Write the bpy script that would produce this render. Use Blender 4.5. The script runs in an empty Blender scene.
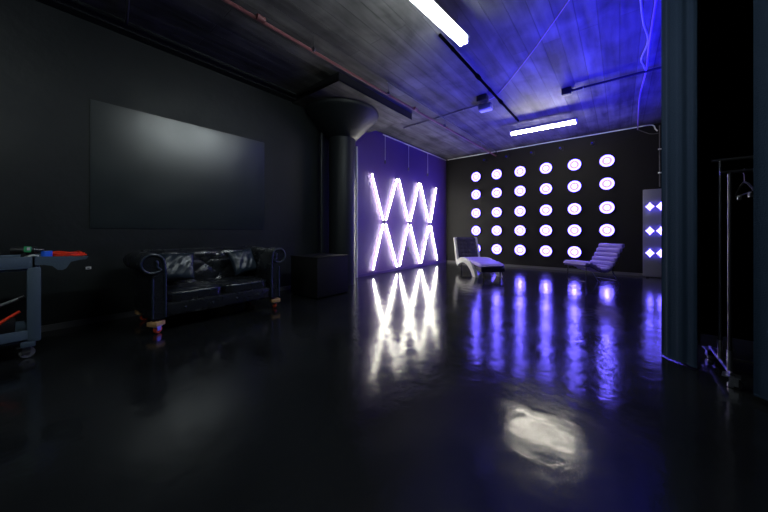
import bpy, bmesh, math, random
from mathutils import Vector, Matrix
random.seed(7)
PI = math.pi
sc = bpy.context.scene
COL = sc.collection

# ------------------------------------------------------------------ helpers
class MB:
    """collects shapes into one mesh"""
    def __init__(s): s.bm = bmesh.new()
    def box(s, c, d, rz=0, rx=0, ry=0, bev=0, seg=2):
        m = Matrix.Translation(c) @ Matrix.Rotation(rz, 4, 'Z') @ Matrix.Rotation(ry, 4, 'Y') @ Matrix.Rotation(rx, 4, 'X') @ Matrix.Diagonal((*d, 1))
        r = bmesh.ops.create_cube(s.bm, size=1, matrix=m)
        if bev:
            es = list({e for v in r['verts'] for e in v.link_edges})
            bmesh.ops.bevel(s.bm, geom=es, offset=bev, segments=seg, affect='EDGES', profile=0.5)
        return s
    def lohi(s, a, b, bev=0):
        return s.box([(p+q)/2 for p, q in zip(a, b)], [abs(q-p) for p, q in zip(a, b)], bev=bev)
    def cyl(s, p0, p1, r, r2=None, seg=16):
        p0, p1 = Vector(p0), Vector(p1); d = p1-p0
        m = Matrix.Translation((p0+p1)/2) @ d.to_track_quat('Z', 'Y').to_matrix().to_4x4()
        bmesh.ops.create_cone(s.bm, cap_ends=True, segments=seg, radius1=r, radius2=r if r2 is None else r2, depth=d.length, matrix=m)
        return s
    def tube(s, pts, r, seg=8, closed=False):
        pts = [Vector(p) for p in pts]; n = len(pts); rings = []
        up = None
        for i, p in enumerate(pts):
            if closed: t = pts[(i+1) % n]-pts[i-1]
            else: t = pts[min(i+1, n-1)]-pts[max(i-1, 0)]
            t.normalize()
            if up is None:
                up = Vector((0, 0, 1)) if abs(t.z) < .9 else Vector((1, 0, 0))
            up = (up-t*up.dot(t)).normalized(); sd = t.cross(up)
            rr = r[i] if isinstance(r, (list, tuple)) else r
            rings.append([s.bm.verts.new(p+up*math.cos(2*PI*k/seg)*rr+sd*math.sin(2*PI*k/seg)*rr) for k in range(seg)])
        m = n if closed else n-1
        for i in range(m):
            a, b = rings[i], rings[(i+1) % n]
            for k in range(seg):
                s.bm.faces.new((a[k], a[(k+1) % seg], b[(k+1) % seg], b[k]))
        if not closed:
            s.bm.faces.new(rings[0][::-1]); s.bm.faces.new(rings[-1])
        return s
    def lathe(s, prof, c=(0, 0, 0), seg=32, axis='Z', cap=True):
        """prof: list of (radius, height)"""
        rings = []
        for r, h in prof:
            ring = []
            for k in range(seg):
                a = 2*PI*k/seg
                if axis == 'Z': v = (c[0]+r*math.cos(a), c[1]+r*math.sin(a), c[2]+h)
                elif axis == 'Y': v = (c[0]+r*math.cos(a), c[1]-h, c[2]+r*math.sin(a))
                else: v = (c[0]+h, c[1]+r*math.cos(a), c[2]+r*math.sin(a))
                ring.append(s.bm.verts.new(v))
            rings.append(ring)
        for a, b in zip(rings, rings[1:]):
            for k in range(seg):
                s.bm.faces.new((a[k], a[(k+1) % seg], b[(k+1) % seg], b[k]))
        if cap:
            s.bm.faces.new(rings[0][::-1]); s.bm.faces.new(rings[-1])
        return s
    def prism(s, poly, fn, a, b, cap=True):
        """poly: 2D outline; fn(p, t) -> xyz ; extruded from t=a to t=b"""
        A = [s.bm.verts.new(fn(p, a)) for p in poly]; B = [s.bm.verts.new(fn(p, b)) for p in poly]
        n = len(poly)
        for i in range(n): s.bm.faces.new((A[i], A[(i+1) % n], B[(i+1) % n], B[i]))
        if cap: s.bm.faces.new(A[::-1]); s.bm.faces.new(B)
        return s
    def grid(s, fn, nu, nv, wrap=False):
        V = [[s.bm.verts.new(fn(i/nu, j/nv)) for j in range(nv+1)] for i in range(nu+1)]
        for i in range(nu):
            for j in range(nv):
                s.bm.faces.new((V[i][j], V[i+1][j], V[i+1][j+1], V[i][j+1]))
        return s
    def puff(s, c, d, p=5, crown=0.0, n=12, rot=None, dent=0.0, tw=0.0):
        """rounded cushion: a cube sphere normalised with a p-norm"""
        old = set(s.bm.verts); r = bmesh.ops.create_cube(s.bm, size=2)
        es = list({e for v in r['verts'] for e in v.link_edges})
        bmesh.ops.subdivide_edges(s.bm, edges=es, cuts=n, use_grid_fill=True)
        vs = [v for v in s.bm.verts if v not in old]
        for v in vs:
            x, y, z = v.co
            k = (abs(x)**p+abs(y)**p+abs(z)**p)**(1/p)
            x, y, z = x/k, y/k, z/k
            f = 1+crown*(1-x*x)*(1-y*y)-tw*(abs(x)**3+abs(y)**3)*0.5
            w = dent*math.sin(7*x+3*y)*math.cos(5*y-2*x)
            u = Vector((x*d[0]/2, y*d[1]/2, (z*f+w*(1 if z > 0 else -1))*d[2]/2))
            if rot: u = rot @ u
            v.co = u+Vector(c)
        return s
    def build(s, name, m, parent=None, sharp=35, flat=False, clean=True):
        if clean: bmesh.ops.recalc_face_normals(s.bm, faces=s.bm.faces)
        me = bpy.data.meshes.new(name); s.bm.to_mesh(me); s.bm.free()
        if not flat:
            for p in me.polygons: p.use_smooth = True
            me.set_sharp_from_angle(angle=math.radians(sharp))
        me.materials.append(m)
        o = bpy.data.objects.new(name, me); COL.objects.link(o)
        if parent: o.parent = parent
        return o

def tag(o, label, cat, group=None):
    o['label'] = label; o['category'] = cat
    if group: o['group'] = group
    return o
def thing(name, label, cat, loc=(0, 0, 0), rz=0, group=None):
    o = bpy.data.objects.new(name, None); o.empty_display_size = .1; COL.objects.link(o)
    o.location = loc; o.rotation_euler = (0, 0, rz)
    return tag(o, label, cat, group)
def struct(o): o['kind'] = 'structure'; return o
def dup(root, loc, rot=(0, 0, 0), label=None):
    r = root.copy(); COL.objects.link(r); r.location = loc; r.rotation_euler = rot
    if label: r['label'] = label
    for ch in list(root.children):
        c = ch.copy(); COL.objects.link(c); c.parent = r
        for g in list(ch.children):
            d = g.copy(); COL.objects.link(d); d.parent = c
    return r

# ------------------------------------------------------------------ materials
def mat(name, col, rough=.5, metal=0, spec=.5, bump=0, bscale=20, var=0, vscale=3, coat=0, rvar=0, detail=6):
    m = bpy.data.materials.new(name); m.use_nodes = True
    nt = m.node_tree; b = nt.nodes['Principled BSDF']
    b.inputs['Base Color'].default_value = (*col, 1)
    b.inputs['Roughness'].default_value = rough; b.inputs['Metallic'].default_value = metal
    b.inputs['Specular IOR Level'].default_value = spec; b.inputs['Coat Weight'].default_value = coat
    b.inputs['Coat Roughness'].default_value = .15
    tc = nt.nodes.new('ShaderNodeTexCoord')
    def noise(scale, det=detail):
        n = nt.nodes.new('ShaderNodeTexNoise'); n.inputs['Scale'].default_value = scale; n.inputs['Detail'].default_value = det
        nt.links.new(tc.outputs['Object'], n.inputs['Vector']); return n
    if var:
        n = noise(vscale); mx = nt.nodes.new('ShaderNodeMix'); mx.data_type = 'RGBA'
        mx.inputs['A'].default_value = (*[c*(1-var) for c in col], 1); mx.inputs['B'].default_value = (*[min(1, c*(1+var)) for c in col], 1)
        nt.links.new(n.outputs['Fac'], mx.inputs['Factor']); nt.links.new(mx.outputs['Result'], b.inputs['Base Color'])
    if rvar:
        n = noise(vscale*1.7); mr = nt.nodes.new('ShaderNodeMapRange')
        mr.inputs['From Min'].default_value = .3; mr.inputs['From Max'].default_value = .7
        mr.inputs['To Min'].default_value = max(0, rough-rvar); mr.inputs['To Max'].default_value = rough+rvar
        nt.links.new(n.outputs['Fac'], mr.inputs['Value']); nt.links.new(mr.outputs['Result'], b.inputs['Roughness'])
    if bump:
        n = noise(bscale); bp = nt.nodes.new('ShaderNodeBump'); bp.inputs['Strength'].default_value = bump; bp.inputs['Distance'].default_value = .02
        nt.links.new(n.outputs['Fac'], bp.inputs['Height']); nt.links.new(bp.outputs['Normal'], b.inputs['Normal'])
    return m
def emit(name, col, strength):
    m = bpy.data.materials.new(name); m.use_nodes = True; nt = m.node_tree
    nt.nodes.remove(nt.nodes['Principled BSDF'])
    e = nt.nodes.new('ShaderNodeEmission'); e.inputs['Color'].default_value = (*col, 1); e.inputs['Strength'].default_value = strength
    nt.links.new(e.outputs[0], nt.nodes['Material Output'].inputs['Surface'])
    return m

M = {}
M['wall'] = mat('black_wall_paint', (.0085, .0115, .0122), .50, spec=.4, bump=.25, bscale=9, var=.25, vscale=1.5, rvar=.08)
M['board'] = mat('black_gloss_board', (.009, .016, .017), .30, spec=1.0, bump=.16, bscale=2.2, var=.2, vscale=2, rvar=.025)
M['backwall'] = mat('black_back_wall_paint', (.010, .0095, .0105), .6, spec=.22, bump=.15, bscale=12, var=.2, vscale=2)
M['cube'] = mat('black_cube_paint', (.007, .007, .008), .75, spec=.25)
M['matte'] = mat('matte_black', (.0018, .0018, .002), 1, spec=0)
M['violet'] = mat('violet_wall_paint', (.115, .06, .27), .55, spec=.4, bump=.15, bscale=8, var=.12, vscale=2)
M['black'] = mat('black_paint', (.012, .012, .014), .45, spec=.4)
M['column'] = mat('column_dark_paint', (.011, .014, .016), .5, spec=.4, bump=.2, bscale=8)
M['black_plastic'] = mat('black_plastic', (.015, .015, .017), .38, spec=.5)
M['leather'] = mat('black_leather', (.014, .016, .020), .27, spec=.75, bump=.35, bscale=14, rvar=.08)
M['leather2'] = mat('dark_cushion_leather', (.016, .026, .040), .34, spec=.7, bump=.5, bscale=9)
M['wood'] = mat('pale_wood_block', (.55, .32, .14), .6, var=.2, vscale=20)
M['orange'] = mat('orange_wheel_rubber', (.9, .10, .03), .45)
M['steel'] = mat('brushed_steel', (.55, .56, .58), .3, metal=1)
M['chrome'] = mat('chrome', (.75, .75, .78), .15, metal=1)
M['darksteel'] = mat('dark_steel', (.16, .16, .18), .35, metal=1)
M['cart'] = mat('slate_cart_plastic', (.065, .10, .135), .55, bump=.1, bscale=60)
M['cloth'] = mat('dark_blue_curtain_cloth', (.015, .032, .062), .85, spec=.25, bump=.2, bscale=120)
M['cable_orange'] = mat('orange_cable', (.95, .05, .01), .5)
M['blue'] = mat('blue_tape', (.02, .15, .95), .5)
M['green'] = mat('green_label', (.05, .45, .18), .5)
M['white'] = mat('white_plastic', (.75, .75, .75), .4)
M['red'] = mat('red_plastic', (.7, .03, .04), .4)
M['grey'] = mat('grey_metal', (.22, .23, .24), .45, metal=.6)
M['pipe_red'] = mat('red_painted_pipe', (.17, .055, .06), .4)
M['conduit'] = mat('grey_conduit', (.10, .10, .11), .45, metal=.3)
M['white_conduit'] = mat('white_conduit', (.85, .85, .86), .35)
M['lilac'] = mat('lilac_leather', (.32, .24, .72), .38, spec=.5, bump=.12, bscale=30)
M['pale'] = mat('pale_frame', (.62, .62, .56), .45)
M['chaise_back'] = mat('dark_tufted_leather', (.022, .018, .032), .42, spec=.4)
M['panel'] = mat('grey_light_panel', (.20, .20, .24), .45, metal=.3)
M['trim'] = mat('skirting_paint', (.10, .10, .11), .5)
M['em_glint'] = emit('blue_glint_glow', (.03, .02, 1), .35)  # reflected blue light put in as a glow, for the spot heads
M['cord_pale'] = mat('pale_cord', (.35, .35, .37), .5)
M['cord_violet'] = mat('violet_cord', (.28, .17, .40), .5)
M['em_neon'] = emit('neon_white_light', (1, .975, .82), 46)
M['em_fluoro'] = emit('fluorescent_white_light', (.88, .99, 1), 58)
M['em_fluoro2'] = emit('fluorescent_warm_light', (1, .95, .80), 120)
M['em_ring'] = emit('violet_ring_light', (.12, .088, 1), 15)
M['em_mid'] = emit('violet_inner_light', (.12, .078, 1), 6.5)
M['em_core'] = emit('violet_core_light', (.17, .13, .95), 62)
M['em_star'] = emit('violet_bulb_light', (.12, .09, 1), 22)

# floor: poured black floor, glossy with slow ripples
def floor_mat():
    m = bpy.data.materials.new('black_gloss_floor'); m.use_nodes = True; nt = m.node_tree; b = nt.nodes['Principled BSDF']
    b.inputs['Specular IOR Level'].default_value = .48
    tc = nt.nodes.new('ShaderNodeTexCoord')
    def noise(scale, det, dist=0):
        n = nt.nodes.new('ShaderNodeTexNoise'); n.inputs['Scale'].default_value = scale; n.inputs['Detail'].default_value = det
        n.inputs['Distortion'].default_value = dist
        nt.links.new(tc.outputs['Object'], n.inputs['Vector']); return n
    n1 = noise(.9, 5, .4); cr = nt.nodes.new('ShaderNodeValToRGB')
    cr.color_ramp.elements[0].position = .35; cr.color_ramp.elements[0].color = (.006, .0065, .007, 1)
    cr.color_ramp.elements[1].position = .75; cr.color_ramp.elements[1].color = (.016, .018, .019, 1)
    nt.links.new(n1.outputs['Fac'], cr.inputs['Fac']); nt.links.new(cr.outputs['Color'], b.inputs['Base Color'])
    n2 = noise(2.2, 6, .5); mr = nt.nodes.new('ShaderNodeMapRange')
    mr.inputs['From Min'].default_value = .3; mr.inputs['From Max'].default_value = .7
    mr.inputs['To Min'].default_value = .11; mr.inputs['To Max'].default_value = .17
    nt.links.new(n2.outputs['Fac'], mr.inputs['Value']); nt.links.new(mr.outputs['Result'], b.inputs['Roughness'])
    n3 = noise(5.5, 7, .15); bp = nt.nodes.new('ShaderNodeBump'); bp.inputs['Strength'].default_value = .19; bp.inputs['Distance'].default_value = .02
    nt.links.new(n3.outputs['Fac'], bp.inputs['Height']); nt.links.new(bp.outputs['Normal'], b.inputs['Normal'])
    return m
M['floor'] = floor_mat()

# ceiling: board-marked concrete, boards run along Y
def ceil_mat():
    m = bpy.data.materials.new('board_marked_concrete'); m.use_nodes = True; nt = m.node_tree; b = nt.nodes['Principled BSDF']
    b.inputs['Roughness'].default_value = .7; b.inputs['Specular IOR Level'].default_value = .3
    tc = nt.nodes.new('ShaderNodeTexCoord')
    mp = nt.nodes.new('ShaderNodeMapping'); mp.inputs['Scale'].default_value = (1, .12, 1)
    nt.links.new(tc.outputs['Object'], mp.inputs['Vector'])
    br = nt.nodes.new('ShaderNodeTexBrick')
    mp2 = nt.nodes.new('ShaderNodeMapping'); mp2.inputs['Rotation'].default_value = (0, 0, PI/2)
    nt.links.new(tc.outputs['Object'], mp2.inputs['Vector']); nt.links.new(mp2.outputs['Vector'], br.inputs['Vector'])
    br.inputs['Scale'].default_value = 1; br.inputs['Brick Width'].default_value = 3.2; br.inputs['Row Height'].default_value = .22
    br.inputs['Mortar Size'].default_value = .006; br.inputs['Mortar Smooth'].default_value = .3
    br.inputs['Color1'].default_value = (.78, .78, .78, 1); br.inputs['Color2'].default_value = (1.2, 1.2, 1.2, 1); br.inputs['Mortar'].default_value = (.66, .66, .66, 1)
    n1 = nt.nodes.new('ShaderNodeTexNoise'); n1.inputs['Scale'].default_value = 7; n1.inputs['Detail'].default_value = 8
    nt.links.new(mp.outputs['Vector'], n1.inputs['Vector'])
    n2 = nt.nodes.new('ShaderNodeTexNoise'); n2.inputs['Scale'].default_value = 1.6; n2.inputs['Detail'].default_value = 6; n2.inputs['Distortion'].default_value = .6
    nt.links.new(tc.outputs['Object'], n2.inputs['Vector'])
    cr = nt.nodes.new('ShaderNodeValToRGB')
    cr.color_ramp.elements[0].position = .36; cr.color_ramp.elements[0].color = (.030, .030, .029, 1)
    cr.color_ramp.elements[1].position = .66; cr.color_ramp.elements[1].color = (.15, .148, .142, 1)
    ad = nt.nodes.new('ShaderNodeMath'); ad.operation = 'ADD'; hf = nt.nodes.new('ShaderNodeMath'); hf.operation = 'MULTIPLY'; hf.inputs[1].default_value = .5
    nt.links.new(n1.outputs['Fac'], ad.inputs[0]); nt.links.new(n2.outputs['Fac'], ad.inputs[1]); nt.links.new(ad.outputs[0], hf.inputs[0])
    nt.links.new(hf.outputs[0], cr.inputs['Fac'])
    mx = nt.nodes.new('ShaderNodeMix'); mx.data_type = 'RGBA'; mx.blend_type = 'MULTIPLY'; mx.inputs['Factor'].default_value = 1
    nt.links.new(cr.outputs['Color'], mx.inputs['A']); nt.links.new(br.outputs['Color'], mx.inputs['B'])
    nt.links.new(mx.outputs['Result'], b.inputs['Base Color'])
    bp = nt.nodes.new('ShaderNodeBump'); bp.inputs['Strength'].default_value = .9; bp.inputs['Distance'].default_value = .03
    a2 = nt.nodes.new('ShaderNodeMath'); a2.operation = 'MULTIPLY_ADD'; a2.inputs[1].default_value = .6
    nt.links.new(n1.outputs['Fac'], a2.inputs[0])
    rb = nt.nodes.new('ShaderNodeRGBToBW'); nt.links.new(br.outputs['Color'], rb.inputs[0]); nt.links.new(rb.outputs[0], a2.inputs[2])
    nt.links.new(a2.outputs[0], bp.inputs['Height']); nt.links.new(bp.outputs['Normal'], b.inputs['Normal'])
    return m
M['ceiling'] = ceil_mat()

# ------------------------------------------------------------------ room shell
ZC, XL, YB, XR, YP = 3.92, -5.17, 10.14, 1.15, 4.5
def slab(name, a, b, m): return struct(MB().lohi(a, b).build(name, m, flat=True))
slab('floor', (-5.4, -3.2, -.2), (3.2, 10.4, 0), M['floor'])
slab('ceiling', (-5.4, -3.2, ZC), (3.2, 10.4, ZC+.2), M['ceiling'])
slab('wall_left', (XL-.2, -3.2, 0), (XL, 4.9, ZC), M['wall'])
slab('wall_left_far', (XL-.2, 4.9, 0), (XL, 10.34, ZC), M['violet'])
slab('wall_back', (XL, YB, 0), (XR+.2, YB+.2, ZC), M['backwall'])
slab('wall_right', (XR, YP, 0), (XR+.2, YB, ZC), M['matte'])
slab('wall_right_near', (3.0, -3.2, 0), (3.2, YP, ZC), M['matte'])
slab('wall_right_return', (XR, YP-.2, 0), (3.0, YP, ZC), M['matte'])
slab('wall_front', (XL, -3.2, 0), (3.0, -3.0, ZC), M['wall'])
slab('baseboard_left', (XL, -3, 0), (XL+.025, 4.14, .07), M['trim'])
slab('baseboard_left_far', (XL, 4.9, 0), (XL+.03, 10.1, .07), M['violet'])
slab('baseboard_back', (XL, YB-.03, 0), (XR, YB, .07), M['trim'])
# boxed-in ledge running along the top of the left wall
slab('trim_1', (XL, -3, 3.79), (XL+.15, 3.40, ZC), M['wall'])
# drop panel over the column: black edges, concrete underside
dp = MB(); dp.lohi((XL, 3.40, 3.765), (-3.77, 5.67, ZC)); struct(dp.build('ceiling_drop_panel', M['black'], flat=True))
dpm = bpy.data.objects['ceiling_drop_panel'].data; dpm.materials.append(M['ceiling'])
for p in dpm.polygons:
    if p.normal.z < -.9: p.material_index = 1

# mushroom column against the left wall, cut where the wall starts
def cut_at_wall(mb, x):
    bmesh.ops.bisect_plane(mb.bm, geom=mb.bm.verts[:]+mb.bm.edges[:]+mb.bm.faces[:], plane_co=(x, 0, 0), plane_no=(-1, 0, 0), clear_outer=True)
col = thing('mushroom_column', 'round dark painted concrete column with flared top against the left wall', 'column', (-4.80, 4.43, 0))
MB().lathe([(.29, 0), (.29, 3.2)], seg=48).build('shaft', M['column'], col)
mb = MB(); mb.lathe([(.29, 3.2), (.32, 3.215), (.76, 3.66), (.80, 3.70), (.81, 3.73), (.81, 3.765)], seg=64)
cut_at_wall(mb, XL+4.80+.002); mb.build('capital', M['column'], col)
MB().cyl((-.20, -.42, 0), (-.20, -.42, 3.28), .035).build('downpipe', M['column'], col)

# glossy board fixed on the left wall over the sofa
t = thing('wall_board', 'large glossy black board fixed to the left wall above the sofa', 'board', (XL, 1.65, 1.2))
MB().lohi((0, -1.15, 0), (.012, 1.15, 1.62)).build('panel', M['board'], t)
t = thing('wall_socket', 'small white wall socket on the left wall right of the cart handle', 'socket', (XL, .485, .70))
MB().box((.01, 0, 0), (.02, .05, .032), bev=.004).build('cover_plate', M['white'], t)
MB().box((.020, 0, 0), (.006, .02, .014), bev=.002).build('insert', M['black_plastic'], t)

# ------------------------------------------------------------------ ceiling fittings
def fluoro(a, b, z, label, em, group=None, tubes=(-.035, .035)):
    a, b = Vector(a), Vector(b); c = (a+b)/2; L = (b-a).length; rz = math.atan2(b.y-a.y, b.x-a.x)
    t = thing('fluorescent_light', label, 'ceiling light', (c.x, c.y, z), rz)
    hw = .05 if len(tubes) == 1 else .075
    prof = [(-hw, .04), (-hw*.7, .085), (hw*.7, .085), (hw, .04), (hw, .032), (-hw, .032)]
    MB().prism(prof, lambda p, s: (s, p[0], p[1]), -L/2-.02, L/2+.02).build('housing', M['grey'], t)
    for y in tubes: MB().cyl((-L/2, y, -.02), (L/2, y, -.02), .022).build('tube', em, t)
    for s in (-1, 1):
        MB().box((s*(L/2+.01), 0, .005), (.03, .12, .09), bev=.006).build('end_cap', M['white'], t)
        MB().cyl((s*L*.42, 0, .07), (s*L*.42, 0, ZC-z), .004, seg=6).build('hanger_wire', M['conduit'], t)
    return t
fluoro((-1.755, 1.72, 0), (-1.60, 3.63, 0), 3.66, 'white tube light at the top of the photo nearest the camera', M['em_fluoro'])
fluoro((-2.10, 7.62, 0), (-.76, 7.68, 0), 3.60, 'hanging white tube light in front of the wall of round lights', M['em_fluoro2'], tubes=(0,))
fluoro((-1.85, -2.0, 0), (-1.75, -.5, 0), 3.66, 'unseen tube light added as fill behind the camera', M['em_fluoro'])  # unseen fill tube, added to brighten the cart, sofa and curtains

def pipe(name, label, cat, pts, r, m, clampm=None, clamps=(), couplers=()):
    t = thing(name, label, cat, pts[0])
    P0 = Vector(pts[0]); loc = [Vector(p)-P0 for p in pts]
    MB().tube(loc, r, seg=10).build('run', m, t)
    for y in clamps:      # hanger rods up to the ceiling
        q = loc[0].lerp(loc[-1], y)
        mb = MB(); mb.cyl(q+Vector((0, 0, r)), (q.x, q.y, ZC-P0.z), .005, seg=6); mb.lathe([(r+.004, -.012), (r+.008, 0), (r+.004, .012)], c=q, axis='Y' if abs(loc[-1].y) > abs(loc[-1].x) else 'X', seg=14)
        mb.build('hanger', clampm or M['darksteel'], t)
    for y in couplers:
        q = loc[0].lerp(loc[-1], y); d = (loc[-1]-loc[0]).normalized()
        MB().cyl(q-d*.05, q+d*.05, r*1.5).build('coupler', clampm or m, t)
    return t
pipe('sprinkler_pipe', 'long dull red pipe running under the ceiling from the left foreground to the back wall', 'pipe',
     [(-3.44, -2.9, 3.74), (-3.42, 4, 3.75), (-3.30, 10.14, 3.76)], .022, M['pipe_red'], clamps=(.2, .42, .55, .72, .9), couplers=(.36, .62))
pipe('conduit', 'thin grey conduit running beside the red pipe on the violet wall side', 'conduit',
     [(-3.26, 4.1, 3.86), (-3.24, 10.13, 3.86)], .013, M['conduit'], clamps=(.3, .6, .85), couplers=(.35, .7, .85))
pipe('conduit', 'dark conduit linking the near tube light to the hanging tube light', 'conduit',
     [(-1.93, 3.6, 3.87), (-1.93, 7.58, 3.87)], .024, M['matte'], M['matte'], clamps=(.1, .5, .95), couplers=(.35, .66))
pipe('conduit', 'thin conduit crossing the ceiling from the junction box towards the violet wall', 'conduit',
     [(-4.45, 6.28, 3.895), (-2.30, 6.16, 3.895)], .013, M['conduit'], clamps=(.2, .8), couplers=(.5,))
pipe('conduit', 'black conduit on the blue-lit ceiling ending behind the left curtain', 'conduit',
     [(-.72, 6.58, 3.86), (1.14, 6.60, 3.86)], .022, M['black'], clamps=(.1, .8))
pipe('conduit', 'thin dark conduit crossing the dark ceiling in the top left corner', 'conduit', [(-3.0, .55, 3.88), (-5.0, .82, 3.88)], .016, M['conduit'], clamps=(.5,))
t = thing('junction_box', 'small black box at the end of the conduit on the blue-lit ceiling', 'box', (-.80, 6.58, 3.80))
MB().box((0, 0, .06), (.16, .13, .12), bev=.01).build('body', M['black'], t); MB().cyl((.07, 0, .06), (.12, 0, .06), .03).build('gland', M['black'], t)
t = thing('emergency_light', 'grey emergency light box hanging where the ceiling conduits meet', 'emergency light', (-2.17, 6.02, 3.70))
MB().box((0, 0, .05), (.26, .17, .10), bev=.012).build('body', M['grey'], t)
MB().box((0, 0, -.012), (.24, .15, .03), bev=.01).build('lens', M['white'], t)
MB().box((0, -.17, .16), (.20, .16, .12), bev=.012).build('terminal_box', M['black'], t)
MB().cyl((0, 0, .1), (0, 0, .22), .02).build('stem', M['conduit'], t)

def cord(name, label, pts, r, m, cat='cord'):
    # Catmull-Rom through the points
    P = [Vector(p) for p in pts]; P = [P[0]]+P+[P[-1]]; out = []
    for i in range(1, len(P)-2):
        for k in range(8):
            u = k/8; a, b, c, d = P[i-1:i+3]
            out.append(.5*((2*b)+(c-a)*u+(2*a-5*b+4*c-d)*u*u+(3*b-a-3*c+d)*u**3))
    out.append(P[-2]); q = out[0].copy()
    o = MB().tube([p-q for p in out], r, seg=8).build(name, m); o.location = q
    return tag(o, label, cat)
cord('hanging_cable', 'thin pale cord stretched over the ceiling to the emergency light', [(-.35, 3.9, 3.908), (-1.1, 4.95, 3.90), (-1.85, 5.9, 3.91), (-2.12, 6.0, 3.86)], .006, M['cord_violet'])
cord('ceiling_cable', 'wavy pale cable on the blue ceiling left of the violet cable', [(.16, 4.2, 3.90), (.23, 5.0, 3.87), (.31, 5.6, 3.89), (.26, 6.1, 3.88), (.30, 6.35, 3.87), (.33, 6.6, 3.89)], .011, M['cord_pale'], 'cable')
cord('ceiling_cable', 'long violet cable running over the ceiling beside the left curtain to the back wall', [(.33, 3.9, 3.89), (.33, 5.6, 3.88), (.34, 6.6, 3.87), (.31, 7.8, 3.89), (.34, 9.3, 3.88), (.36, 10.11, 3.84)], .013, M['cord_violet'], 'cable')
cord('wall_cable', 'pale cable running along the top of the back wall', [(-5.1, 10.12, 3.895), (-3, 10.12, 3.90), (-1.3, 10.12, 3.905), (.2, 10.12, 3.905), (.62, 10.12, 3.90), (.70, 10.12, 3.78), (.74, 10.12, 3.72)], .014, M['white_conduit'], 'cable')
cord('wall_cable', 'grey cable drooping in the top right corner of the back wall', [(.37, 10.12, 3.83), (.50, 10.12, 3.74), (.62, 10.12, 3.67), (.76, 10.12, 3.66)], .009, M['trim'], 'cable')
t = thing('wall_conduit', 'thin vertical conduit with clips on the back wall above the light panel', 'conduit', (.78, 10.11, 2.3))
MB().cyl((0, 0, 0), (0, 0, 1.55), .012).build('run', M['trim'], t)
for z in (.35, .95): MB().box((0, 0, z), (.06, .035, .03), bev=.005).build('clip', M['white'], t)

# ------------------------------------------------------------------ violet wall: tubes in zigzags
NX = -5.124
# bright vertical conduit and cable trunking on the violet wall
t = thing('white_conduit', 'white vertical conduit on the violet wall just behind the column', 'conduit', (-5.145, 5.24, 0))
MB().cyl((0, 0, 0), (0, 0, 3.3), .027).build('run', M['white_conduit'], t)
for z in (.4, 1.6, 2.8): MB().box((-.005, 0, z), (.04, .06, .03), bev=.005).build('clip', M['white_conduit'], t)
t = thing('cable_rail', 'white cable rail running along the top of the violet wall', 'cable rail', (XL, 6.30, 3.885))
MB().lohi((0, 0, -.012), (.03, 3.8, .012), bev=.003).build('rail', M['white_conduit'], t)
for i, (y, w) in enumerate(((6.362, 'nearest the column'), (7.535, 'middle one'), (8.694, 'nearest the back wall'))):
    t = thing('hanging_plug', 'thin cable drop with plug on the violet wall, '+w, 'cable', (-5.13, y, 3.07), group='cable drops on the violet wall')
    MB().cyl((0, 0, .05), (0, 0, .80), .006, seg=8).build('cable', M['white_conduit'], t)
    MB().lathe([(.012, .10), (.020, .09), (.022, .02), (.016, 0)], seg=12).build('plug', M['conduit'], t)

def neon(p, q, label):
    a, b = Vector((NX, *p)), Vector((NX, *q)); d = b-a
    t = thing('neon_tube', label, 'tube light', (a+b)/2, group='white tube lights in zigzags on the violet wall')
    h = d/2; n = d.normalized()
    MB().cyl(-h+n*.02, h-n*.02, .0135, seg=14).build('tube', M['em_neon'], t)
    mb = MB(); side = n.cross(Vector((1, 0, 0)))
    bx = [(-.007, -.030), (.007, -.030), (.007, -.018), (-.007, -.018)]
    mb.prism(bx, lambda p_, s: tuple(n*s+side*p_[0]+Vector((p_[1], 0, 0))), -d.length/2, d.length/2); mb.build('backing_bar', M['white'], t)
    for s in (-1, 1):
        MB().cyl(n*s*(d.length/2-.03), n*s*(d.length/2+.01), .020, seg=14).build('end_cap', M['conduit'], t)
        MB().lohi((XL-NX+.001, -.015, -.015), (-.012, .015, .015)).build('bracket', M['conduit'], t).location = n*s*(d.length/2-.12)
top = [(5.78, 2.73), (6.26, 1.46), (6.93, 2.75), (7.03, 2.75), (7.53, 1.46), (8.11, 2.76), (8.22, 2.77), (8.80, 1.46), (9.28, 2.73)]
U = [((5.78, 2.73), (6.28, 1.46)), ((6.93, 2.75), (6.38, 1.46)), ((7.01, 2.75), (7.52, 1.46)), ((8.13, 2.77), (7.62, 1.46)), ((8.22, 2.77), (8.78, 1.46)), ((9.28, 2.75), (8.88, 1.46))]
Lw = [((6.28, 1.40), (5.83, .10)), ((6.38, 1.40), (6.92, .10)), ((7.52, 1.40), (7.04, .10)), ((7.62, 1.40), (8.17, .10)), ((8.78, 1.40), (8.27, .10)), ((8.88, 1.40), (9.36, .12))]
ordn = ['first', 'second', 'third', 'fourth', 'fifth', 'sixth']
for i, (p, q) in enumerate(U): neon(p, q, '%s white tube from the column in the upper zigzag on the violet wall' % ordn[i])
for i, (p, q) in enumerate(Lw): neon(p, q, '%s white tube from the column in the lower zigzag on the violet wall' % ordn[i])
t = thing('wall_socket', 'small grey socket on the violet wall between the lower zigzag tubes', 'socket', (XL, 7.55, .62))
MB().box((.01, 0, 0), (.02, .07, .12), bev=.006).build('cover_plate', M['conduit'], t); MB().box((.022, 0, 0), (.006, .03, .05)).build('insert', M['black_plastic'], t)

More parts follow.
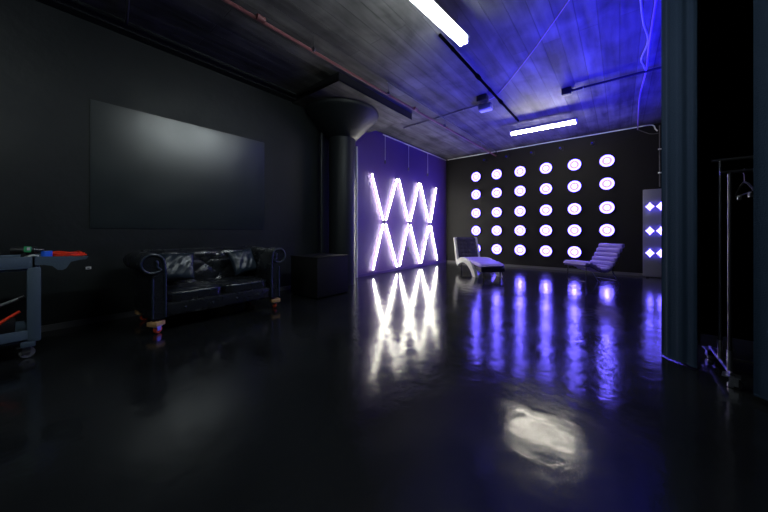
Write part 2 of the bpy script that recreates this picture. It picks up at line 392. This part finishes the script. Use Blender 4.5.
# ------------------------------------------------------------------ back wall: 30 round lights
def disc():
    t = thing('round_light', '', 'wall light', (0, 0, 0), group='round violet lights on the back wall')
    MB().lathe([(.130, 0), (.172, .012), (.176, .05), (.168, .062), (.162, .05), (.160, .03)], axis='Y', seg=40).build('housing', M['black_plastic'], t)
    MB().lathe([(.160, .034), (.155, .050), (.130, .055), (.112, .046)], axis='Y', seg=40, cap=False).build('outer_ring', M['em_ring'], t)
    MB().lathe([(.112, .045), (.09, .038), (.056, .036)], axis='Y', seg=40, cap=False).build('inner_ring', M['em_mid'], t)
    MB().lathe([(.056, .036), (.050, .056), (.03, .066), (.004, .068)], axis='Y', seg=32).build('centre_lamp', M['em_core'], t)
    return t
proto = disc(); first = True
rows = [(3.118, 'top row'), (2.485, 'second row'), (1.825, 'middle row'), (1.20, 'fourth row'), (.565, 'bottom row')]
cols = [(-3.985, 'leftmost column'), (-3.262, 'second column from the left'), (-2.52, 'third column from the left'), (-1.775, 'fourth column from the left'), (-1.035, 'second column from the right'), (-.28, 'rightmost column')]
for z, rn in rows:
    for x, cn in cols:
        lab = 'round violet wall light in the %s, %s' % (rn, cn); loc = (x, YB, z)
        if first: proto.location = loc; proto['label'] = lab; first = False
        else: dup(proto, loc, label=lab)
# small black spot heads above the lights
def spot():
    t = thing('spot_lamp', '', 'spot light', (0, 0, 0), group='unlit black spot heads above the round lights')
    MB().lohi((-.03, -.02, -.03), (.03, 0, .09), bev=.004).build('bracket', M['black'], t)
    MB().lathe([(.02, 0), (.032, .02), (.036, .10), (.042, .13)], c=(-.03, -.06, .02), axis='Y', seg=16).build('head', M['black'], t)
    MB().lathe([(.022, .132), (.010, .134)], c=(-.03, -.06, .02), axis='Y', seg=16).build('lens', M['em_glint'], t)  # faint glow stands in for blue ceiling light caught by the head
    MB().cyl((0, -.01, .03), (-.02, -.09, .03), .010).build('arm', M['black'], t)
    return t
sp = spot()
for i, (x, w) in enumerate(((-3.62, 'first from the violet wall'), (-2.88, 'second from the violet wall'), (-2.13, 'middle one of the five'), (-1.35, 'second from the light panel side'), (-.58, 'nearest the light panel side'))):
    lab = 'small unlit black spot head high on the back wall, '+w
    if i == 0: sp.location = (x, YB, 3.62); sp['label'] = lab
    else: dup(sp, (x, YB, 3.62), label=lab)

# standing light panel on the right
t = thing('light_panel', 'tall grey panel with small violet star-shaped lamps beside the left curtain', 'light panel', (.455, 9.97, 0))
MB().lohi((0, -.03, .02), (.66, .03, 2.23), bev=.008).build('board', M['panel'], t)
for x in (.08, .58): MB().lohi((x-.03, -.12, 0), (x+.03, .12, .025), bev=.005).build('foot', M['black'], t)
def star(mb, r):
    pts = []
    for k in range(32):
        a = 2*PI*k/32; q = (abs(math.cos(a))**.85+abs(math.sin(a))**.85)**(1/.85); rr = r/q*1.08
        pts.append((rr*math.cos(a), rr*math.sin(a)*1.25))
    mb.prism(pts, lambda p, s: (p[0], -s, p[1]), 0, .03)
for zz in (1.79, 1.18, .62):
    for xx in (.13, .33, .53):
        fx = MB(); fx.cyl((0, 0, 0), (0, -.02, 0), .082, seg=24); f = fx.build('lamp_base', M['panel'], t); f.location = (xx, -.03, zz)
        mb = MB(); star(mb, .078); e = mb.build('lamp', M['em_star'], f); e.location = (0, -.02, 0)

# ------------------------------------------------------------------ sofa on castors
S = thing('chesterfield_sofa', 'black button-tufted leather sofa raised on orange castors along the left wall', 'sofa', (-4.475, 1.645, 0), PI/2)
def arc(cx, cz, r, a0, a1, n): return [(cx+r*math.cos(a0+(a1-a0)*i/n), cz+r*math.sin(a0+(a1-a0)*i/n)) for i in range(n+1)]
MB().lohi((-.77, -.43, .17), (.77, .42, .33), bev=.02).build('base', M['leather'], S)
for s in (-1, 1):
    outline = [(.64, .17)]+[(.64, .66)]+arc(.765, .795, .115, PI*1.02, -PI*.62, 22)+[(.765, .66), (.775, .17)]
    mb = MB(); mb.prism([(s*x, z) for x, z in outline], lambda p, q: (p[0], q, p[1]), -.455, .40)
    a = mb.build('arm', M['leather'], S, sharp=50)
    # rolled welt round the scroll on the front face
    path = [(.650, .18), (.650, .45), (.650, .68)]+arc(.765, .795, .104, PI*1.0, -PI*.75, 20)+arc(.765, .79, .045, -PI*.8, -PI*1.3, 4)
    MB().tube([(s*x, -.458, z) for x, z in path], .014, seg=8).build('front_welt', M['leather2'], a)
    MB().tube([(s*.765, -.458, z) for z in (.18, .4, .63)], .012, seg=8).build('outer_welt', M['leather2'], a)
    # tufting buttons on the inside of the arm
    for y in (-.3, -.1, .1):
        MB().puff((s*.636, y, .60), (.02, .035, .035), p=2, n=3).build('button', M['leather2'], a)
def back_pt(u, v):
    x = -.70+1.40*u
    path = [(.20, .36), (.215, .50), (.235, .64), (.25, .745)]+arc(.355, .79, .115, PI*.98, -PI*.20, 16)
    # length parameter
    L = [0]
    for a_, b_ in zip(path, path[1:]): L.append(L[-1]+math.dist(a_, b_))
    s_ = v*L[-1]
    for k in range(len(L)-1):
        if s_ <= L[k+1]+1e-9: break
    w = (s_-L[k])/(L[k+1]-L[k]); y = path[k][0]*(1-w)+path[k+1][0]*w; z = path[k][1]*(1-w)+path[k+1][1]*w
    ty, tz = path[k+1][0]-path[k][0], path[k+1][1]-path[k][1]; l = math.hypot(ty, tz); ny, nz = -tz/l, ty/l
    fade = max(0, min(1, (.62-s_)/.1)); A = x/.20; B = s_/.17
    f = (abs(math.sin(PI*(A+B)/2))*abs(math.sin(PI*(A-B)/2)))**.5
    dsp = .030*f*fade+.012*(1-fade)
    return (x, y+ny*dsp, z+nz*dsp)
mb = MB(); mb.grid(back_pt, 112, 60)
bk = mb.build('tufted_back', M['leather'], S, sharp=80, clean=False)
bk_o = bk
for p in bk.data.polygons: pass
MB().lohi((-.72, .26, .17), (.72, .40, .72), bev=.01).build('back_shell', M['leather'], S)
mb = MB(); mb.cyl((-.72, .355, .79), (.72, .355, .79), .108, seg=24); mb.build('back_roll_core', M['leather'], S)
for k in range(-3, 4):
    for rr in range(1, 4):
        if (k+rr) % 2 == 0:
            x = k*.20; q = back_pt((x+.70)/1.40, min(.999, rr*.17/.99))
            MB().puff(q, (.035, .03, .035), p=2, n=3).build('button', M['leather2'], bk)
for x, w in ((-.318, 0), (.318, 1)):
    mb = MB(); mb.puff((x, -.10, .385), (.63, .66, .15), p=6, crown=.22, n=16, dent=.04)
    c = mb.build('seat_cushion', M['leather'], S, sharp=80)
    mb = MB(); pts = []
    for k in range(40):
        a = 2*PI*k/40; q = (abs(math.cos(a))**6+abs(math.sin(a))**6)**(-1/6)
        pts.append((x+.312*math.cos(a)*q, -.10+.327*math.sin(a)*q, .42))
    mb.tube(pts, .008, seg=6, closed=True); mb.build('piping', M['leather2'], c)
MB().lohi((-.63, -.445, .19), (.63, -.42, .32), bev=.01).build('front_rail', M['leather'], S)
for x in (-.45, -.15, .15, .45): MB().puff((x, -.447, .255), (.03, .02, .03), p=2, n=3).build('button', M['leather2'], S)
def castor(parent, x, y, h=.165, wheel=M['orange'], block=True, ang=0, r=.046):
    c = MB(); c.box((0, 0, h-.075 if block else h-.012), (.09, .09, .008)); c.cyl((0, 0, h-.095), (0, 0, h-.07), .022)
    for q in (-.024, .024): c.box((.012, q, r+.022), (.045, .004, .07))
    c.cyl((.02, -.03, r), (.02, .03, r), .008)
    c = c.build('castor', M['steel'], parent); c.location = (x, y, 0); c.rotation_euler = (0, 0, ang)
    MB().lathe([(r*.55, -.018), (r*.9, -.018), (r, -.010), (r, .010), (r*.9, .018), (r*.55, .018)], c=(.02, 0, r), axis='Y', seg=24).build('wheel', wheel, c)
    MB().lathe([(r*.2, -.016), (r*.56, -.012), (r*.56, .012), (r*.2, .016)], c=(.02, 0, r), axis='Y', seg=20).build('hub', M['darksteel'], c)
    if block: MB().box((0, 0, h-.046), (.12, .12, .05), bev=.004).build('wood_block', M['wood'], c)
    return c
castor(S, -.725, -.41, ang=.6); castor(S, .73, -.41, ang=1.4); castor(S, -.70, .33, ang=.2); castor(S, .70, .33, ang=2)
def pillow(side):
    def g(u, v):
        x, y = 2*u-1, 2*v-1; t_ = max(0, (1-x**4)*(1-y**4))**.6
        w = .10*math.sin(5*x+3*y+1)*math.cos(4*y-3*x)+.05*math.sin(11*x-7*y)
        k = 1-.06*(1-abs(x*y))*max(abs(x), abs(y))
        return (.19*x*k, .19*y*k, side*(.004+.065*t_*(1+w)))
    return g
o = MB(); o.grid(pillow(1), 28, 28); o.grid(pillow(-1), 28, 28); bmesh.ops.remove_doubles(o.bm, verts=o.bm.verts, dist=.009)
o = o.build('throw_pillow', M['leather2'], sharp=80); o.location = (-4.47, 1.235, .70); o.rotation_euler = (1.15, .0, PI/2-.22)
tag(o, 'square dark leather pillow at the left arm of the sofa', 'pillow', 'pillows on the sofa')
o2 = o.copy(); COL.objects.link(o2); o2.location = (-4.50, 2.10, .70); o2.rotation_euler = (1.15, -.12, PI/2+.12)
tag(o2, 'creased dark leather pillow at the right end of the sofa', 'pillow', 'pillows on the sofa')

# black cube beside the column
t = thing('black_cube', 'plain black cube plinth on the floor between the sofa and the column', 'plinth', (-4.375, 3.475, 0), .03)
MB().lohi((-.375, -.375, .02), (.375, .375, .70), bev=.008).build('body', M['cube'], t)
MB().lohi((-.35, -.35, 0), (.35, .35, .03)).build('plinth_base', M['matte'], t)
MB().lohi((-.38, -.38, .70), (.38, .38, .715), bev=.003).build('top_board', M['cube'], t)

# ------------------------------------------------------------------ tool cart (long side along Y)
K = thing('utility_cart', 'slate blue plastic utility cart with push handle at the left edge', 'cart', (-4.40, -.45, 0))
# local: x across (-.25...25), y along (-.55...52)
def tray(z0, z1, name):
    mb = MB(); mb.lohi((-.25, -.55, z0), (.25, .50, z0+.025), bev=.006)
    for a, b in (((-.25, -.55), (-.225, .50)), ((.225, -.55), (.25, .50)), ((-.25, -.55), (.25, -.525)), ((-.25, .475), (.25, .50))):
        mb.lohi((*a, z0), (*b, z1), bev=.006)
    return mb.build(name, M['cart'], K)
tray(.80, .925, 'top_tray'); tray(.16, .262, 'lower_tray')
for sx in (-1, 1):
    for sy in (-.52, .455):
        mb = MB(); mb.box((sx*.225, sy+.035, .49), (.055, .085, .68), bev=.012); mb.box((sx*.225, sy, .135), (.05, .09, .06), bev=.01)
        mb.build('corner_post', M['cart'], K)
hp = [(.49, .925), (.84, .905), (.83, .885), (.78, .875), (.72, .86), (.69, .80), (.665, .785), (.635, .79), (.60, .83), (.55, .845), (.49, .845)]
for sx in (-.24, .235):
    mb = MB(); mb.prism(hp, lambda p, q: (q, p[0], p[1]), sx-.012, sx+.012)
    mb.build('handle_bracket', M['cart'], K)
MB().lohi((-.24, .49, .875), (.24, .80, .902), bev=.004).build('handle_shelf', M['cart'], K)
MB().cyl((-.25, .815, .893), (.25, .815, .893), .016).build('handle_bar', M['cart'], K)
for sx in (-1, 1):
    for sy in (-.46, .43): castor(K, sx*.20, sy, h=.125, wheel=M['grey'], block=False, ang=.3+sx+sy, r=.05)

def coil(cx, cy, cz, rx, ry, n, r, wob=.012):
    pts = []
    for k in range(n*28):
        a = 2*PI*k/28; j = 1+.18*math.sin(k*.31)
        pts.append((cx+rx*j*math.cos(a), cy+ry*(1+.12*math.cos(k*.17))*math.sin(a), cz+r+.022*(k/(n*28))*n*.35+wob*math.sin(k*.9)*.5+wob*.5))
    return pts
o = MB().tube([tuple(Vector(p)) for p in coil(0, 0, 0, .115, .13, 4, .006)+[(.12, .06, .012), (.10, .12, .012), (.05, .155, .012)]], .0075, seg=6).build('orange_cable', M['cable_orange'])
o.location = (-4.36, .235, .903); tag(o, 'coil of thin bright orange cable on the cart handle shelf', 'cable')
t = thing('blue_tape_roll', 'bright blue tape roll on the cart beside the orange cable', 'tape', (-4.215, .118, .903))
MB().lathe([(.024, 0), (.036, 0), (.036, .068), (.024, .068)], seg=24, cap=False).build('roll', M['blue'], t)
MB().lathe([(.0245, 0), (.022, 0), (.022, .068), (.0245, .068)], seg=24, cap=False).build('core', M['white'], t)
t = thing('power_tool', 'black power tool with a green and white label on the cart top', 'tool', (-4.25, -.012, .826), 1.2)
MB().box((0, 0, .035), (.12, .07, .07), bev=.01).build('battery', M['black_plastic'], t)
MB().box((0, 0, .10), (.045, .05, .09), ry=.15, bev=.012).build('grip', M['black_plastic'], t)
MB().cyl((-.08, 0, .155), (.07, 0, .155), .034).build('motor_body', M['black_plastic'], t)
MB().cyl((.07, 0, .155), (.12, 0, .155), .022, .012).build('chuck', M['darksteel'], t)
MB().box((.03, -.036, .165), (.045, .006, .055), bev=.002).build('label_plate', M['green'], t)
MB().box((.038, -.040, .17), (.02, .003, .025)).build('sticker', M['white'], t)
t = thing('screwdriver', 'small tool with a red grip lying beside the black power tool', 'tool', (-4.28, -.17, .841), 1.2)
MB().lathe([(.008, 0), (.014, .01), (.015, .06), (.010, .09)], axis='X', seg=12).build('grip', M['red'], t); MB().cyl((.09, 0, 0), (.18, 0, 0), .004).build('blade', M['steel'], t)
t = thing('pale_cable_end', 'short pale cable end curled on the cart corner next to the blue tape', 'cable', (-4.19, .035, .832))
MB().tube([(0, 0, 0), (.02, .02, .06), (.03, .03, .1), (.02, .0, .105), (.02, -.03, .095)], .007).build('cable', M['white'], t)
MB().cyl((.02, -.03, .095), (.02, -.05, .085), .011).build('tip', M['grey'], t)
t = thing('orange_strap', 'orange-red strap handle sticking up from the lower cart shelf', 'strap', (-4.21, -.30, .187))
MB().tube([(0, -.06, .012), (0, .02, .05), (0, .10, .12), (0, .18, .19), (0, .26, .245)], [.013, .014, .014, .013, .011]).build('strap', M['cable_orange'], t)
MB().box((0, -.10, .03), (.035, .08, .06), bev=.01).build('buckle', M['black_plastic'], t)
t = thing('grey_bar', 'grey metal bar leaning across the lower cart shelf', 'bar', (-4.36, -.55, .20))
MB().tube([(0, 0, 0), (.02, .25, .22), (.03, .52, .34)], .014).build('bar', M['grey'], t); MB().cyl((.03, .50, .331), (.031, .535, .347), .02).build('cap', M['black_plastic'], t)
t = thing('black_case', 'low black tool case standing on the lower cart shelf', 'case', (-4.44, -.20, .187))
MB().box((0, 0, .075), (.22, .26, .13), bev=.015).build('body', M['black_plastic'], t); MB().tube([(.0, -.06, .13), (.0, -.05, .155), (.0, .05, .155), (.0, .06, .13)], .007).build('handle', M['black_plastic'], t)

# ------------------------------------------------------------------ chaise
ang = math.atan2(-.776, .631)
CH = thing('chaise_longue', 'chaise longue with dark tufted back and curved pale side frame near the back wall', 'chaise longue', (-3.02, 7.83, 0), ang+.13)
# local +x toward the foot end, y across; x from -.85 (rear) to .85 (foot)
W2 = .32
def seat_z(x): return .365+.058*math.cos((x+.15)*1.8)
def cush(u, v):
    a = 2*PI*v; x = -.66+1.48*u; e = min(1, min(u, 1-u)*14)**.5
    cy = math.copysign(abs(math.cos(a))**.35, math.cos(a)); sz = math.copysign(abs(math.sin(a))**.5, math.sin(a))
    return (x, W2*cy*(.9+.1*e), seat_z(x)-.055+.065*sz*e+.006*math.sin(u*40)*(sz > 0))
mb = MB(); mb.grid(cush, 48, 28); bmesh.ops.remove_doubles(mb.bm, verts=mb.bm.verts, dist=.0008); mb.build('seat_cushion', M['lilac'], CH, sharp=80)
mb = MB()
bt = [(-.66+1.46*k/20, seat_z(-.66+1.46*k/20)-.11) for k in range(21)]
mb.prism(bt+[(x, z-.09) for x, z in bt[::-1]], lambda p, q: (p[0], q, p[1]), -W2+.01, W2-.01); mb.build('seat_base', M['chaise_back'], CH, sharp=50)
# back rest: sloping tufted slab
def bpt(u, v):
    y = -W2+2*W2*u; h = v*.70; x = -.62-.26*v; A = y/.115; B = h/.115
    f = (abs(math.sin(PI*A))*abs(math.sin(PI*B)))**.5; edge = min(1, min(u, 1-u)*20, min(v, 1-v)*20)
    return (x+.025*f*edge+.02*edge, y, .28+h+.01)
mb = MB(); mb.grid(bpt, 60, 60); mb.build('tufted_pad', M['chaise_back'], CH, sharp=80)
mb = MB(); mb.prism([(-.62, .28), (-.88, .985), (-.95, .985), (-.70, .24)], lambda p, q: (p[0], q, p[1]), -W2, W2); mb.build('back_shell', M['chaise_back'], CH)
for s in (-1, 1):   # pale sweeping side frame: down the back edge, arching under the seat to the front foot
    inner = [(-.86, .99), (-.62, .33), (-.52, .38), (-.38, .425), (-.20, .435), (.0, .42), (.2, .37), (.38, .28), (.52, .15), (.60, 0)]
    outer = [(-.93, .98), (-.70, .22), (-.60, .16), (-.46, .23), (-.30, .29), (-.12, .30), (.05, .27), (.20, .20), (.34, .10), (.42, 0)]
    mb = MB()
    n = len(inner)
    y0, y1 = s*(W2-.03), s*(W2+.045)
    V = []
    for (a_, b_) in zip(inner, outer):
        V.append([mb.bm.verts.new((a_[0], y0, a_[1])), mb.bm.verts.new((a_[0], y1, a_[1])), mb.bm.verts.new((b_[0], y1, b_[1])), mb.bm.verts.new((b_[0], y0, b_[1]))])
    for p_, q_ in zip(V, V[1:]):
        for k in range(4): mb.bm.faces.new((p_[k], p_[(k+1) % 4], q_[(k+1) % 4], q_[k]))
    mb.bm.faces.new(V[0][::-1]); mb.bm.faces.new(V[-1]); o = mb.build('side_frame', M['pale'], CH, sharp=60); o['label'] = 'pale curved side frame'
for sx, h in ((-.66, .24), (.74, .30)):
    for sy in (-1, 1): MB().cyl((sx, sy*.22, 0), (sx, sy*.22, h-.03), .016, .026, seg=12).build('leg', M['black'], CH)

# ------------------------------------------------------------------ ribbed lounge chair
ang2 = math.atan2(-.805, -.593)+.0
RC = thing('lounge_chair', 'armless lilac lounge chair with horizontal ribs and thin chrome legs', 'lounge chair', (-.46, 7.93, 0), ang2)
prof = [(.54, .445), (.42, .465), (.30, .43), (.18, .37), (.05, .325), (-.09, .32), (-.20, .38), (-.29, .49), (-.38, .62), (-.47, .76), (-.55, .88)]
P = [Vector((x, 0, z)) for x, z in prof]; fine = []
PP = [P[0]]+P+[P[-1]]
for i in range(1, len(PP)-2):
    for k in range(10):
        u = k/10; a, b, c, d = PP[i-1:i+3]; fine.append(.5*((2*b)+(c-a)*u+(2*a-5*b+4*c-d)*u*u+(3*b-a-3*c+d)*u**3))
fine.append(P[-1]); WL = .27
Ls = [0]
for a, b in zip(fine, fine[1:]): Ls.append(Ls[-1]+(b-a).length)
NR = 12
def ribbed(u, v):
    i = min(len(fine)-2, int(u*(len(fine)-1))); w = u*(len(fine)-1)-i
    p = fine[i].lerp(fine[i+1], w); t_ = (fine[i+1]-fine[i]).normalized(); n = Vector((t_.z, 0, -t_.x))
    if n.z < 0 and abs(n.z) > abs(n.x): n = -n
    if n.x < 0 and abs(n.x) >= abs(n.z): n = -n
    s_ = Ls[i]+(Ls[i+1]-Ls[i])*w; rib = abs(math.sin(PI*NR*s_/Ls[-1]))**.8
    a = 2*PI*v; e = min(1, min(u, 1-u)*30)**.5
    cy = math.copysign(abs(math.cos(a))**.3, math.cos(a)); sn = math.copysign(abs(math.sin(a))**.5, math.sin(a))
    q = p+n*(.012+(.002+.058*rib)*sn*e)
    return (q.x, WL*cy, q.z)
mb = MB(); mb.grid(ribbed, 220, 24); bmesh.ops.remove_doubles(mb.bm, verts=mb.bm.verts, dist=.0005); mb.build('ribbed_cushion', M['lilac'], RC, sharp=80)
for s in (-1, 1):
    mb = MB(); mb.tube([p+Vector((0, s*(WL-.03), -.035)) for p in fine[::5]], .010, seg=8); mb.build('side_rail', M['chrome'], RC)
    MB().tube([(.46, s*.22, .43), (.465, s*.22, .2), (.47, s*.22, .008)], .010).build('front_leg', M['chrome'], RC)
    MB().tube([(-.18, s*.25, .35), (-.30, s*.25, .18), (-.44, s*.25, .008)], .010).build('rear_leg', M['darksteel'], RC)
mb = MB()
for k in range(1, NR):       # dark seams in the grooves between the ribs
    s0 = Ls[-1]*k/NR; i = max(j for j in range(len(Ls)) if Ls[j] <= s0); t_ = (fine[i+1]-fine[i]).normalized(); n = Vector((-t_.z, 0, t_.x))
    if n.z < 0: n = -n
    p = fine[i]+n*.013; mb.cyl(p+Vector((0, -WL+.01, 0)), p+Vector((0, WL-.01, 0)), .012, seg=8)
mb.build('seams', M['black'], RC)
MB().cyl((.466, -.22, .10), (.466, .22, .10), .007).build('stretcher', M['darksteel'], RC)
MB().cyl((-.36, -.25, .10), (-.36, .25, .10), .007).build('stretcher', M['darksteel'], RC)

# ------------------------------------------------------------------ curtains
def curtain(name, pts, z0, z1, amp, folds, label, hem=None):
    pts = [Vector(p) for p in pts]; L = [0]
    for a, b in zip(pts, pts[1:]): L.append(L[-1]+(b-a).length)
    n = folds*12; t = thing(name, label, 'curtain', (pts[0].x, pts[0].y, 0))
    def at(s):
        for k in range(len(L)-1):
            if s <= L[k+1]+1e-9: break
        w = (s-L[k])/(L[k+1]-L[k]); d = (pts[k+1]-pts[k]).normalized()
        return pts[k].lerp(pts[k+1], w), Vector((-d.y, d.x))
    def fn(side):
        def g(u, v):
            p, nrm = at(u*L[-1]); z = z0+(z1-z0)*v
            ph = 2*PI*folds*u; A = amp*(.55+.45*math.sin(u*9+1))*(1-.35*v)
            off = A*math.sin(ph)+.25*A*math.sin(2.3*ph+1+v)+side*.004
            p = p+nrm*off
            return (p.x-pts[0].x, p.y-pts[0].y, z)
        return g
    mb = MB(); mb.grid(fn(1), n, 24); mb.grid(fn(-1), n, 24)
    bmesh.ops.remove_doubles(mb.bm, verts=mb.bm.verts, dist=.0001)
    mb.build('cloth', M['cloth'], t, sharp=80)
    mb = MB(); mb.tube([(fn(0)(i/(n), 0)) for i in range(n+1)], .010, seg=6); mb.build('hem', M['cloth'], t)
    mb = MB(); q = [Vector((p.x-pts[0].x, p.y-pts[0].y, ZC-.026)) for p in pts]
    mb.tube(q, .02, seg=8); mb.build('track', M['black'], t)
    return t
curtain('curtain', [(.30, 3.72), (.40, 3.61), (.50, 3.53)], .018, 3.89, .009, 3, 'dark blue curtain bunched left of the clothes rack')
curtain('curtain', [(.70, 3.10), (1.0, 2.80), (1.4, 2.45)], .05, 3.89, .022, 5, 'dark blue curtain at the right edge of the photo')

t = thing('added_blackout_drape', 'plain black drape added behind the clothes rack to keep the gap dark', 'backdrop', (.53, 3.60, 0))  # added drape, hides the lit ceiling so the gap stays black
mb = MB()
bp_ = [(0, 0), (.012, .22), (.03, .44), (.08, .50), (.3, .52), (.6, .50), (.9, .52), (1.3, .51)]
mb.grid(lambda u, v: (lambda i, w: (bp_[i][0]*(1-w)+bp_[i+1][0]*w, bp_[i][1]*(1-w)+bp_[i+1][1]*w+.008*math.sin(60*u), .17+3.70*v))(min(6, int(u*7)), u*7-min(6, int(u*7))), 84, 6)
bmesh.ops.solidify(mb.bm, geom=mb.bm.faces[:], thickness=.006)
mb.build('cloth', M['matte'], t, sharp=80)
mb = MB(); mb.tube([(x, y, ZC-.026) for x, y in bp_], .02); mb.build('track', M['black'], t)

# ------------------------------------------------------------------ blue floodlight standing behind the left curtain, aimed at the ceiling
t = thing('floodlight', 'blue floodlight on the floor behind the left curtain aimed at the ceiling', 'floodlight', (.60, 5.25, 0), 0)
MB().box((0, 0, .012), (.22, .16, .024), bev=.006).build('base_plate', M['black'], t)
for s in (-1, 1): MB().box((s*.105, 0, .10), (.008, .04, .17), bev=.002).build('yoke_arm', M['black'], t)
MB().lathe([(.05, .07), (.085, .10), (.092, .20), (.098, .215), (.090, .215), (.084, .195)], seg=28).build('body', M['black'], t)
MB().lathe([(.084, .195), (.05, .197), (.002, .198)], seg=28).build('lens', emit('blue_lens', (.03, .02, 1), 12), t)
L = bpy.data.lights.new('lamp', 'SPOT'); L.energy = 3300; L.color = (.014, .010, 1); L.spot_size = math.radians(90); L.spot_blend = .8; L.shadow_soft_size = .07
lo = bpy.data.objects.new('lamp', L); COL.objects.link(lo); lo.parent = t; lo.location = (0, 0, .26); lo.rotation_euler = Vector((-1.0, .85, 3.6)).to_track_quat('-Z', 'Y').to_euler()

# ------------------------------------------------------------------ clothes rack
R = thing('clothes_rack', 'black metal clothes rack on castors in the dark gap between the curtains', 'clothes rack', (.64, 3.60, 0))
RL = .62
for x in (0, RL):
    MB().tube([(x, -.33, .10), (x, .34, .10)], .013, seg=10).build('base_bar', M['darksteel'], R)
    for y, h in ((-.27, 1.60), (.0, 1.74)):
        MB().cyl((x, y, .10), (x, y, h), .012).build('upright', M['darksteel'], R)
        MB().cyl((x, y, .10), (x, y, .26), .016).build('sleeve', M['steel'], R)
    for y in (-.31, .32):
        castor(R, x, y, h=.10, wheel=M['black_plastic'], block=False, ang=.7+y*3, r=.034)
MB().cyl((-.05, 0, 1.74), (RL+.05, 0, 1.74), .013).build('top_rail', M['steel'], R)
MB().cyl((-.05, -.27, 1.60), (RL+.05, -.27, 1.60), .013).build('lower_rail', M['darksteel'], R)
MB().cyl((0, 0, .12), (RL, 0, .12), .010).build('bottom_bar', M['darksteel'], R)
def hanger():
    t = thing('clothes_hanger', '', 'hanger', (0, 0, 0), group='empty black hangers with metal clips')
    MB().tube([(0, .0, .0)]+[(0, .022*math.sin(a), -.002+.022*math.cos(a)-.020) for a in (0, .6, 1.2, 1.8, 2.4, 3.1)]+[(0, 0, -.07), (0, 0, -.10)], .0025, seg=6).build('hook', M['steel'], t)
    MB().tube([(0, 0, -.10), (0, .08, -.12), (0, .18, -.17), (0, .20, -.185), (0, .18, -.19), (0, 0, -.19), (0, -.18, -.19), (0, -.20, -.185), (0, -.18, -.17), (0, -.08, -.12), (0, 0, -.10)], .007, seg=6).build('frame', M['black_plastic'], t)
    for y in (-.12, .12): MB().box((0, y, -.205), (.02, .03, .035), bev=.003).build('clip', M['steel'], t)
    return t
hg = hanger()
for i, (x, w) in enumerate(((.07, 'nearest the rack end'), (.165, 'second from the rack end'), (.25, 'third from the rack end'), (.36, 'nearest the right curtain'))):
    lab = 'empty black hanger with metal clips on the rack rail, '+w
    loc, rot = (.64+x, 3.33, 1.614+.004), (0, 0, .12*math.sin(i*2.1))
    if i == 0: hg.location = loc; hg.rotation_euler = rot; hg['label'] = lab
    else: dup(hg, loc, rot, lab)

# ------------------------------------------------------------------ world, camera, colour
w = bpy.data.worlds.new('World'); sc.world = w; w.use_nodes = True
w.node_tree.nodes['Background'].inputs['Color'].default_value = (0, 0, 0, 1)
cam = bpy.data.cameras.new('Camera'); co = bpy.data.objects.new('Camera', cam); COL.objects.link(co)
co.location = (0, 0, 1.15); co.rotation_euler = (PI/2, 0, math.radians(39.113))
cam.sensor_width = 36; cam.lens = 36*290.26/768; cam.shift_y = -24/768; cam.clip_start = .05
sc.camera = co
sc.view_settings.view_transform = 'Standard'; sc.view_settings.look = 'None'
sc.view_settings.exposure = 0; sc.view_settings.gamma = 1; sc.view_settings.use_curve_mapping = False
